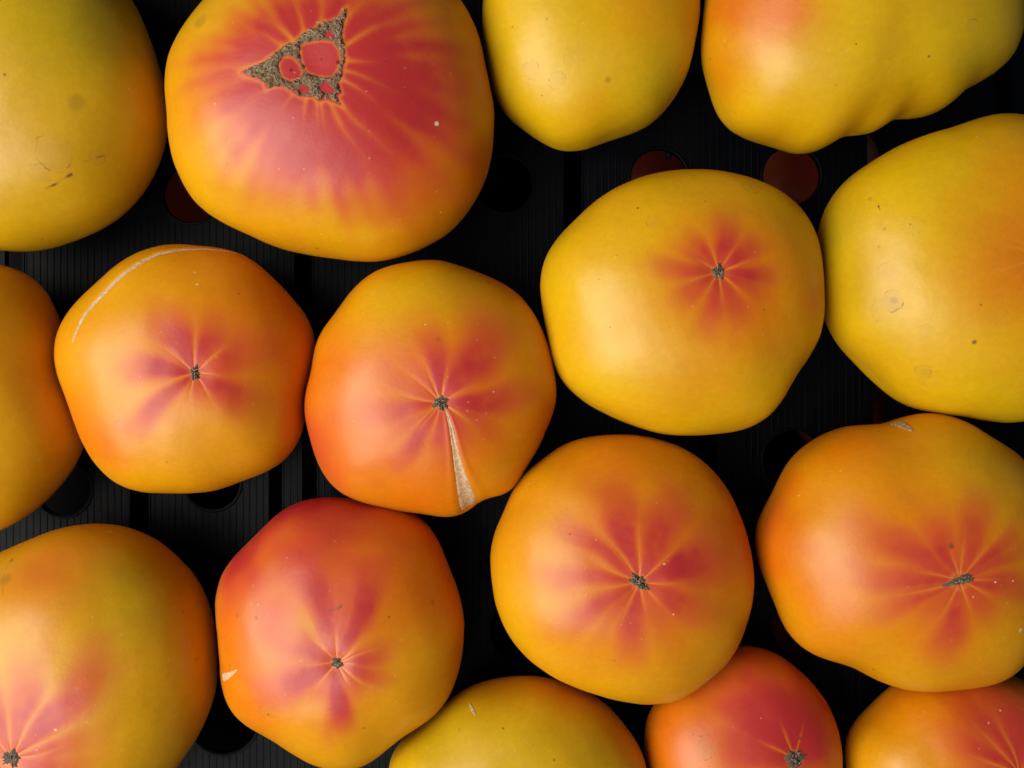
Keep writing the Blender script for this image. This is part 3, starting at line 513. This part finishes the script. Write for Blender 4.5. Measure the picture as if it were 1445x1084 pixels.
class Body:
    def __init__(s, spec, seed):
        s.sp = spec; s.R = np.array(spec['R'], float); s.H = spec['H']
        f = np.fft.rfft(s.R); g = f.copy(); f[5:] = 0; g[10:] = 0; s.Rlo = np.fft.irfft(f, NA); s.Rmid = np.fft.irfft(g, NA)
        s.rng = np.random.default_rng(seed)
        s.p = np.array(spec['pole'], float); s.p /= np.linalg.norm(s.p)
        ex = np.array([1., 0, 0]); e = ex - (ex @ s.p) * s.p; s.e1 = e / np.linalg.norm(e)
        s.e2 = np.cross(s.p, s.e1)
        s.pp = s.p * s.raw(s.p[None])[0]
        s.seed = seed
    def raw(s, d):
        a = np.arctan2(d[..., 1], d[..., 0]); c = np.hypot(d[..., 0], d[..., 1]); z = np.abs(d[..., 2])
        lo, mid = r_interp(s.Rlo, a), r_interp(s.Rmid, a); c1 = np.clip(c, 0, 1)
        rr = lo + (mid - lo) * c1 ** 2 + (r_interp(s.R, a) - mid) * c1 ** 8    # lobes fade towards the crown
        return ((c / rr) ** NEXP + (z / s.H) ** NEXP) ** (-1 / NEXP)
    def polar(s, P):
        """distance (mm) and azimuth round the blossom end"""
        q = P - s.pp
        u, v = q @ s.e1, q @ s.e2
        return np.linalg.norm(q, axis=-1), np.arctan2(v, u)
    def vein_mask(s, dist, phi, wide=1.0):
        m = np.zeros_like(dist)
        rng = np.random.default_rng(s.seed + 77)
        r0 = s.sp['r0']
        for a, L in s.sp['veins']:
            ph = rng.uniform(0, 6.28); k = rng.uniform(.10, .22)
            bend = 0.05 * np.sin(dist * k + ph)
            dphi = (phi - math.radians(a) - bend + np.pi) % (2 * np.pi) - np.pi
            lat = np.abs(np.sin(dphi)) * dist; lat = np.where(np.abs(dphi) > 1.3, 99, lat)
            t = dist / L
            w = (0.15 + 0.012 * dist) if wide == 1.0 else (0.06 + wide * dist)
            m = np.maximum(m, np.exp(-(lat / w) ** 2) * (1 - sstep(t, .12, 1.0)) * rng.uniform(.65, 1.0))
        return m
    def surf(s, d):
        d = d / np.linalg.norm(d, axis=-1, keepdims=True)
        P = d * s.raw(d)[..., None]
        dist, phi = s.polar(P)
        h = -0.9 * np.exp(-(dist / (s.sp['r0'] * 1.7)) ** 2)          # blossom end lies in a small hollow
        if not s.sp.get('inner'): h -= 0.12 * s.vein_mask(dist, phi, .10) * np.exp(-(dist / 24) ** 2)
        rr = np.random.default_rng(s.seed + 5)
        h = h + 0.24 * waves(rr, P, 26, 8) + 0.03 * waves(rr, P, 9, 8)
        for kind, dirs, w in [c for c in s.sp['cracks'] if c[0] in ('scar_line', 'split_scar', 'scratch')]:   # healed cracks lie in a groove with swollen lips
            D_ = np.array(dirs); Q = D_ * (s.raw(D_) / np.linalg.norm(D_, axis=1))[:, None]
            best = np.full(P.shape[:-1], 99.); ww = np.ones(P.shape[:-1])
            for i in range(len(Q) - 1):
                e = Q[i + 1] - Q[i]; tt = np.clip(((P - Q[i]) @ e) / (e @ e), 0, 1)
                dd = np.linalg.norm(P - Q[i] - tt[..., None] * e, axis=-1)
                wi = .5 * (w[i] + tt * (w[i + 1] - w[i])); k = dd < best
                best = np.where(k, dd, best); ww = np.where(k, wi, ww)
            g_ = np.clip(ww / 1.0, .3, 1.6)
            h = h - .42 * g_ * np.exp(-(best / (ww * 1.0 + .1)) ** 2) + .16 * g_ * np.exp(-((best - ww * 1.5 - .3) / (ww * .5 + .35)) ** 2)
        for c_, rad_, dep in s.sp.get('dents', []):                    # creases and notches at the rim
            h = h - dep * np.exp(-(np.linalg.norm(P - np.array(c_), axis=-1) / rad_) ** 2)
        return P + d * h[..., None]
    def tints(s, P):
        sp = s.sp; rng = np.random.default_rng(s.seed + 9)
        dist, phi = s.polar(P)
        n1 = waves(rng, P, 30, 10); n2 = waves(rng, P, 12, 12); n3 = waves(rng, P, 5, 14)
        o = np.full(P.shape[0], sp['base'][0]) + .06 * n1; g = np.full(P.shape[0], sp['base'][1]) + .05 * n1
        r = np.zeros(P.shape[0]); y = np.zeros(P.shape[0])
        for c, rad_, ch, amt in sp['blobs']:
            q = np.linalg.norm(P - np.array(c), axis=1)
            w = amt * np.exp(-(q / rad_ * (1 + .05 * n2)) ** 2 * 1.1)
            if ch == 'r': r += w
            elif ch == 'o': o += w
            elif ch == 'g': g += w
            else: y += w
        if sp['halo']:
            L, a = sp['halo']; o += a * np.exp(-(dist / L) ** 2 * 1.3)
        pet = np.zeros_like(r)
        ang = sorted(a % 360 for a, _, _ in sp['petals'])
        for a, L, amt in sp['petals']:
            a %= 360
            if len(ang) > 2:
                i = ang.index(a); nx = (ang[(i + 1) % len(ang)] - a) % 360; pv = (a - ang[i - 1]) % 360
                hw = math.radians(min(30, max(11, .52 * min(nx, pv) + .10 * max(nx, pv))))
            else: hw = .3
            k = rng.uniform(-.004, .004); ph = rng.uniform(0, 6.28)
            dphi = (phi - math.radians(a) - .05 * np.sin(dist * .2 + ph) + np.pi) % (2 * np.pi) - np.pi
            t = dist / L * (1 + (.03 if sp.get('inner') else .07) * n2 + .03 * n3)
            taper = hw * (1.12 - .35 * np.clip(t, 0, 1.2))
            m = amt * np.exp(-np.abs(dphi / taper) ** 3) * (1 - sstep(t, .40, 1.45)) * (.72 + .28 * sstep(t, .05, .35))
            pet = np.maximum(pet, m) + .25 * np.minimum(pet, m)
        if sp['scar'] and len(sp['petals']) > 4:                      # the stars run together round the blossom end
            Lm = np.mean([L for _, L, _ in sp['petals']])
            r += sp.get('core', .42) * np.exp(-(dist / (.50 * Lm) * (1 + .15 * n2)) ** 2)
        if sp.get('inner'):                                            # fine radial streaks round the big scar
            st_ = sum(np.sin(k * phi + rng.uniform(0, 6.28) + .15 * np.sin(dist * .12 + k)) for k in (13, 19, 27, 34)) / 2.2
            w_ = np.exp(-((dist - 42) / 26) ** 2)
            r = r + .10 * st_ * w_; pet = pet * (1 + .10 * st_ * w_)
        r = np.clip(r, 0, 1); pet *= np.clip(1 + .10 * n2 + .06 * n3, .3, 1.3)
        r = 1 - (1 - r) * (1 - np.clip(pet, 0, 1))
        y = np.clip(y, 0, .9)
        o *= (1 - y); g *= (1 - .6 * y); r *= (1 - .6 * y)
        v = s.vein_mask(dist, phi) * (.38 if sp.get('inner') else .52)
        soft = s.vein_mask(dist, phi, .085)
        if sp.get('inner'):                                            # inside the corky outline the skin is plain red
            q = P - s.pp; c_ = inside(sp['inner'], q @ s.e1, q @ s.e2) & (dist < 40)
            v = np.where(c_, 0, v); soft = np.where(c_, 0, soft); r = np.where(c_, 1.0, r)
            near = dist < 40; rim = np.full(P.shape[0], 99.)
            u, w_ = (q @ s.e1)[near], (q @ s.e2)[near]
            for poly in [sp['inner']] + SCAR_HOLES[:2]:
                for (x0, y0), (x1, y1) in zip(poly, poly[1:] + poly[:1]):
                    L2 = (x1 - x0) ** 2 + (y1 - y0) ** 2
                    h_ = np.clip(((u - x0) * (x1 - x0) + (w_ - y0) * (y1 - y0)) / L2, 0, 1)
                    rim[near] = np.minimum(rim[near], np.hypot(u - x0 - h_ * (x1 - x0), w_ - y0 - h_ * (y1 - y0)))
            v = np.maximum(v, .42 * np.exp(-(rim / .40) ** 2)); r *= 1 - .25 * np.exp(-(rim / 1.1) ** 2)
        elif sp['scar']:
            v = np.maximum(v, .40 * np.exp(-((dist - .8 * (sp['scar'][0] + sp['scar'][1]) / 2) / .8) ** 2))
        r *= 1 - .6 * soft
        return np.clip(r, 0, 1), np.clip(o, 0, 1), np.clip(g, 0, .9), np.clip(v, 0, 1)

def ring_angles(n_front, n_back, front=110):
    a = np.linspace(0, 1, n_front + 1)[1:]
    a = np.radians(front) * (0.55 * a + 0.45 * a ** 2)
    b = np.linspace(np.radians(front), np.pi, n_back + 2)[1:-1]
    return np.concatenate([a, b])

def build_skin(body, name, mat, parent, nphi=300, nf=128, nb=26):
    al = ring_angles(nf, nb); ph = np.linspace(0, 2 * np.pi, nphi, endpoint=False)
    A, Ph = np.meshgrid(al, ph, indexing='ij')
    d = (np.cos(A)[..., None] * body.p + np.sin(A)[..., None] * (np.cos(Ph)[..., None] * body.e1 + np.sin(Ph)[..., None] * body.e2)).reshape(-1, 3)
    d = np.vstack([d, body.p, -body.p])
    P = body.surf(d)
    nr = len(al); idx = np.arange(nr * nphi).reshape(nr, nphi)
    q = np.stack([idx[:-1], idx[1:], np.roll(idx, -1, 1)[1:], np.roll(idx, -1, 1)[:-1]], -1).reshape(-1, 4)
    top = nr * nphi
    loops = np.concatenate([q.ravel(),
        np.stack([np.full(nphi, top), idx[0], np.roll(idx[0], -1)], -1).ravel(),
        np.stack([np.full(nphi, top + 1), np.roll(idx[-1], -1), idx[-1]], -1).ravel()])
    tot = np.concatenate([np.full(len(q), 4), np.full(2 * nphi, 3)])
    me = bpy.data.meshes.new(name)
    me.vertices.add(len(P)); me.vertices.foreach_set('co', (P * MM).astype(np.float32).ravel())
    me.loops.add(len(loops)); me.loops.foreach_set('vertex_index', loops.astype(np.int32))
    me.polygons.add(len(tot)); me.polygons.foreach_set('loop_start', np.concatenate([[0], np.cumsum(tot)[:-1]]).astype(np.int32))
    me.update(calc_edges=True); me.validate()
    me.polygons.foreach_set('use_smooth', np.ones(len(me.polygons), dtype=bool))
    r, o, g, v = body.tints(P)
    ca = me.attributes.new('tint', 'FLOAT_COLOR', 'POINT')
    ca.data.foreach_set('color', np.stack([r, o, g, np.ones_like(r)], -1).astype(np.float32).ravel())
    va = me.attributes.new('vein', 'FLOAT', 'POINT'); va.data.foreach_set('value', v.astype(np.float32))
    me.materials.append(mat); me.update()
    return link(bpy.data.objects.new(name, me), parent)

def tangent_point(body, u, v, h):
    d = body.pp + u[..., None] * body.e1 + v[..., None] * body.e2
    P = body.surf(d)
    n = P / np.linalg.norm(P, axis=-1, keepdims=True)
    return P + n * h[..., None]

def fibres(body, spots, parent, rng, lo, hi):
    """loose dry fibres: thin bent three-sided threads on the scar"""
    V, Fc = [], []
    for (u, v) in spots:
        L = rng.uniform(lo, hi); a = rng.uniform(0, 6.28); bend = rng.uniform(-1.2, 1.2); w = rng.uniform(.07, .14)
        n = 5; i0 = len(V)
        for k in range(n):
            t = k / (n - 1) - .5; aa = a + bend * t
            uu, vv = u + L * t * math.cos(aa), v + L * t * math.sin(aa); hh = .75 + .5 * rng.uniform() * math.cos(t * 3)
            ww = w * (1 - abs(t) * 1.2)
            for q, z in ((-ww, 0), (ww, 0), (0, ww * 1.5)):
                V.append(tangent_point(body, np.array(uu - q * math.sin(aa)), np.array(vv + q * math.cos(aa)), np.array(hh + z)) * MM)
        for k in range(n - 1):
            a0, b0 = i0 + 3 * k, i0 + 3 * k + 3
            Fc += [(a0 + j, a0 + (j + 1) % 3, b0 + (j + 1) % 3, b0 + j) for j in range(3)]
    if V:
        f = mesh_obj('fibre', V, Fc, FIBRE, parent); f['kind'] = 'stuff'

def blossom_scar(body, scar, parent):
    rx, ry, rot, pts = scar
    rng = np.random.default_rng(body.seed + 31)
    nr, na = 9, 54; th = np.linspace(0, 2 * np.pi, na, endpoint=False)
    star = 1 + .20 * np.cos(pts * th + rng.uniform(0, 6)) + .12 * np.sin(3 * th + rng.uniform(0, 6)) + .10 * rng.normal(size=na)
    rr = np.linspace(0, 1, nr + 1)[1:]
    U, Vv = [np.zeros(1)], [np.zeros(1)]; Hh = [np.array([.5])]
    c, s_ = math.cos(math.radians(rot)), math.sin(math.radians(rot))
    for t in rr:
        x, y = rx * t * np.cos(th) * (star if t > .4 else 1), ry * t * np.sin(th) * (star if t > .4 else 1)
        U.append(c * x - s_ * y); Vv.append(s_ * x + c * y)
        Hh.append((.55 * (1 - t ** 3) + .38 * rng.normal(size=na) * (1 - .6 * t)) if t < 1 else np.full(na, -.25))
    U, Vv, Hh = map(np.concatenate, (U, Vv, Hh))
    P = tangent_point(body, U, Vv, Hh) * MM
    F_ = [(0, 1 + i, 1 + (i + 1) % na) for i in range(na)]
    for k in range(nr - 1):
        a, b = 1 + k * na, 1 + (k + 1) * na
        F_ += [(a + i, b + i, b + (i + 1) % na, a + (i + 1) % na) for i in range(na)]
    o = mesh_obj('blossom_scar', P, F_, CORK_DARK, parent)
    n = 5 + int(rx + ry)
    sp = []
    for _ in range(n):
        t = rng.uniform(0, .7); a = rng.uniform(0, 6.28); x, y = rx * t * math.cos(a), ry * t * math.sin(a)
        sp.append((c * x - s_ * y, s_ * x + c * y))
    fibres(body, sp, o, rng, .8, 2.0)
    return o

def inside(poly, U, V):
    r = np.zeros(U.shape, bool); n = len(poly)
    for i in range(n):
        x0, y0 = poly[i]; x1, y1 = poly[(i + 1) % n]
        if y0 == y1: continue
        c = ((y0 > V) != (y1 > V)) & (U < (x1 - x0) * (V - y0) / (y1 - y0) + x0)
        r ^= c
    return r

def corky_patch(body, outline, holes, parent):
    rng = np.random.default_rng(8)
    st = .27
    o = np.array(outline); lo, hi = o.min(0) - 1, o.max(0) + 1
    u = np.arange(lo[0], hi[0], st); v = np.arange(lo[1], hi[1], st)
    U, V = np.meshgrid(u, v, indexing='ij')
    Q = np.stack([U, V, np.zeros_like(U)], -1)
    wu = .35 * waves(rng, Q, 2.2, 12) + .16 * waves(rng, Q, .9, 12); wv = .35 * waves(rng, Q, 2.2, 12) + .16 * waves(rng, Q, .9, 12)
    m = inside(outline, U + wu, V + wv)
    for h in holes: m &= ~inside(h, U + .7 * wu, V + .7 * wv)
    # distance to the edge, by erosion
    e = m.astype(float); cur = m.copy()
    for _ in range(5):
        cur = cur & np.roll(cur, 1, 0) & np.roll(cur, -1, 0) & np.roll(cur, 1, 1) & np.roll(cur, -1, 1); e += cur
    H = np.minimum(e, 5) * .20 - .35 + .40 * waves(rng, Q, 2.6, 14) + .26 * waves(rng, Q, 1.3, 16) + .05 * rng.normal(size=U.shape)
    H = np.where(e > 1, np.maximum(H, .10), -.30)
    cell = m[:-1, :-1] & m[1:, :-1] & m[1:, 1:] & m[:-1, 1:]
    idx = np.arange(U.size).reshape(U.shape)
    F_ = np.stack([idx[:-1, :-1][cell], idx[1:, :-1][cell], idx[1:, 1:][cell], idx[:-1, 1:][cell]], -1)
    used = np.unique(F_); mp = np.full(U.size, -1); mp[used] = np.arange(len(used))
    P = tangent_point(body, U.ravel()[used], V.ravel()[used], H.ravel()[used]) * MM
    ob = mesh_obj('blossom_scar', P, mp[F_].tolist(), CORK, parent)
    ok = np.argwhere(e > 3); sel = ok[rng.choice(len(ok), 170, replace=False)]
    fibres(body, [(u[i], v[j]) for i, j in sel], ob, rng, .9, 3.2)
    return ob

def crack(body, kind, dirs, w, parent):
    rng = np.random.default_rng(body.seed + 51)
    D = np.array(dirs); D /= np.linalg.norm(D, axis=1)[:, None]
    P = np.array([body.surf(d[None])[0] for d in D])
    seg = np.r_[0, np.cumsum(np.linalg.norm(np.diff(P, axis=0), axis=1))]
    n = max(12, int(seg[-1] / .45)); s = np.linspace(0, seg[-1], n)
    Pc = np.stack([np.interp(s, seg, P[:, i]) for i in range(3)], -1)
    for _ in range(3): Pc[1:-1] = .25 * Pc[:-2] + .5 * Pc[1:-1] + .25 * Pc[2:]
    W = np.interp(s, seg, np.array(w)) * .5
    tang = np.gradient(Pc, axis=0); nor = Pc / np.linalg.norm(Pc, axis=1)[:, None]
    lat = np.cross(nor, tang); lat /= np.linalg.norm(lat, axis=1)[:, None]
    cols = np.array([-1, -.86, -.55, -.2, .2, .55, .86, 1.])
    prof = np.array([-.12, .10, .13, .06, .06, .13, .10, -.12]) * (1 if kind in ('scar_line', 'split_scar', 'scratch') else 1.2 if kind == 'scab' else 2.6)
    jl = 1 + .05 * rng.normal(size=n); jr = 1 + .05 * rng.normal(size=n)
    V = []
    for i in range(n):
        off = cols * W[i] * np.where(cols < 0, jl[i], jr[i])
        Q = body.surf(Pc[i] + off[:, None] * lat[i])
        V += list((Q + (prof + .06 * rng.normal(size=8))[:, None] * nor[i] * min(1, W[i] / .5 + .35)) * MM)
    F_ = [(i * 8 + k, i * 8 + k + 1, i * 8 + 9 + k, i * 8 + 8 + k) for i in range(n - 1) for k in range(7)]
    return mesh_obj(kind, V, F_, TAN if kind in ('healed_tear',) else PALE, parent)

def make_tomato(spec, seed, nphi=300, nf=128, nb=26):
    b = Body(spec, seed)
    C = np.array(spec['C'])
    root = empty('tomato', tuple(C * MM))
    root['label'] = spec['label']; root['category'] = 'tomato'
    if spec.get('group'): root['group'] = spec['group']
    seat = lambda p: tuple(b.surf(np.array(p, float)[None])[0])
    st = [(seat(p), r, w, a, k) for p, r, w, a, k in spec['stains']]
    mk = [(seat(p), seat(q), w) for p, q, w in spec['marks']]
    build_skin(b, 'skin', skin_material(seed, st, mk), root, nphi, nf, nb)
    if spec['scar']: blossom_scar(b, spec['scar'], root)
    for kind, dirs, w in spec['cracks']: crack(b, kind, dirs, w, root)
    return root, b

for i, spec in enumerate(TOMATOES):
    spec['group'] = 'ripe tomatoes lying in the crate'
    if i == 1: spec['inner'] = SCAR_OUTLINE
    root, body = make_tomato(spec, 11 + i)
    if i == 1: corky_patch(body, SCAR_OUTLINE, SCAR_HOLES, root)

# ------------------------------------------------------------------ the crate below, seen through the holes
lower = empty('plastic_crate', (0, 0, -0.120))
lower['label'] = 'second black crate stacked underneath, its floor dim behind the open holes'
lower['category'] = 'crate'
lf = crate_floor('floor_panel', [], [], lower, 0.0)
for k, (x, y, r) in enumerate(LOWER):
    lab = ('dark red tomato of the crate below, showing through the hole under the largest tomato',
           'dark red tomato of the crate below, in the hole above the clear yellow tomato',
           'dark red tomato of the crate below, in the hole under the lumpy yellow tomato',
           'dark red tomato of the crate below, behind the slot above the torn orange tomato',
           'dim tomato of the crate below, in the hole beside the small dark red tomato')[k]
    H = min(r * .88, 38.5)
    rg = np.random.default_rng(90 + k)
    a = np.arange(NA) * 2 * np.pi / NA
    Rr = r * (1 + .03 * np.cos(5 * a + k) + .03 * np.cos(2 * a + 2 * k))
    sp = dict(label=lab, C=(x, y, -120 + H), H=H, pole=(.25, .3, .92), base=(.8, .25), halo=None, r0=2.5, R=tuple(Rr),
              blobs=[((0, 0, H), 60, 'r', .8)], petals=[], veins=[], stains=[], marks=[], cracks=[], scar=(2.5, 2.5, 0, 5),
              group='tomatoes in the crate below')
    make_tomato(sp, 60 + k, 96, 40, 14)
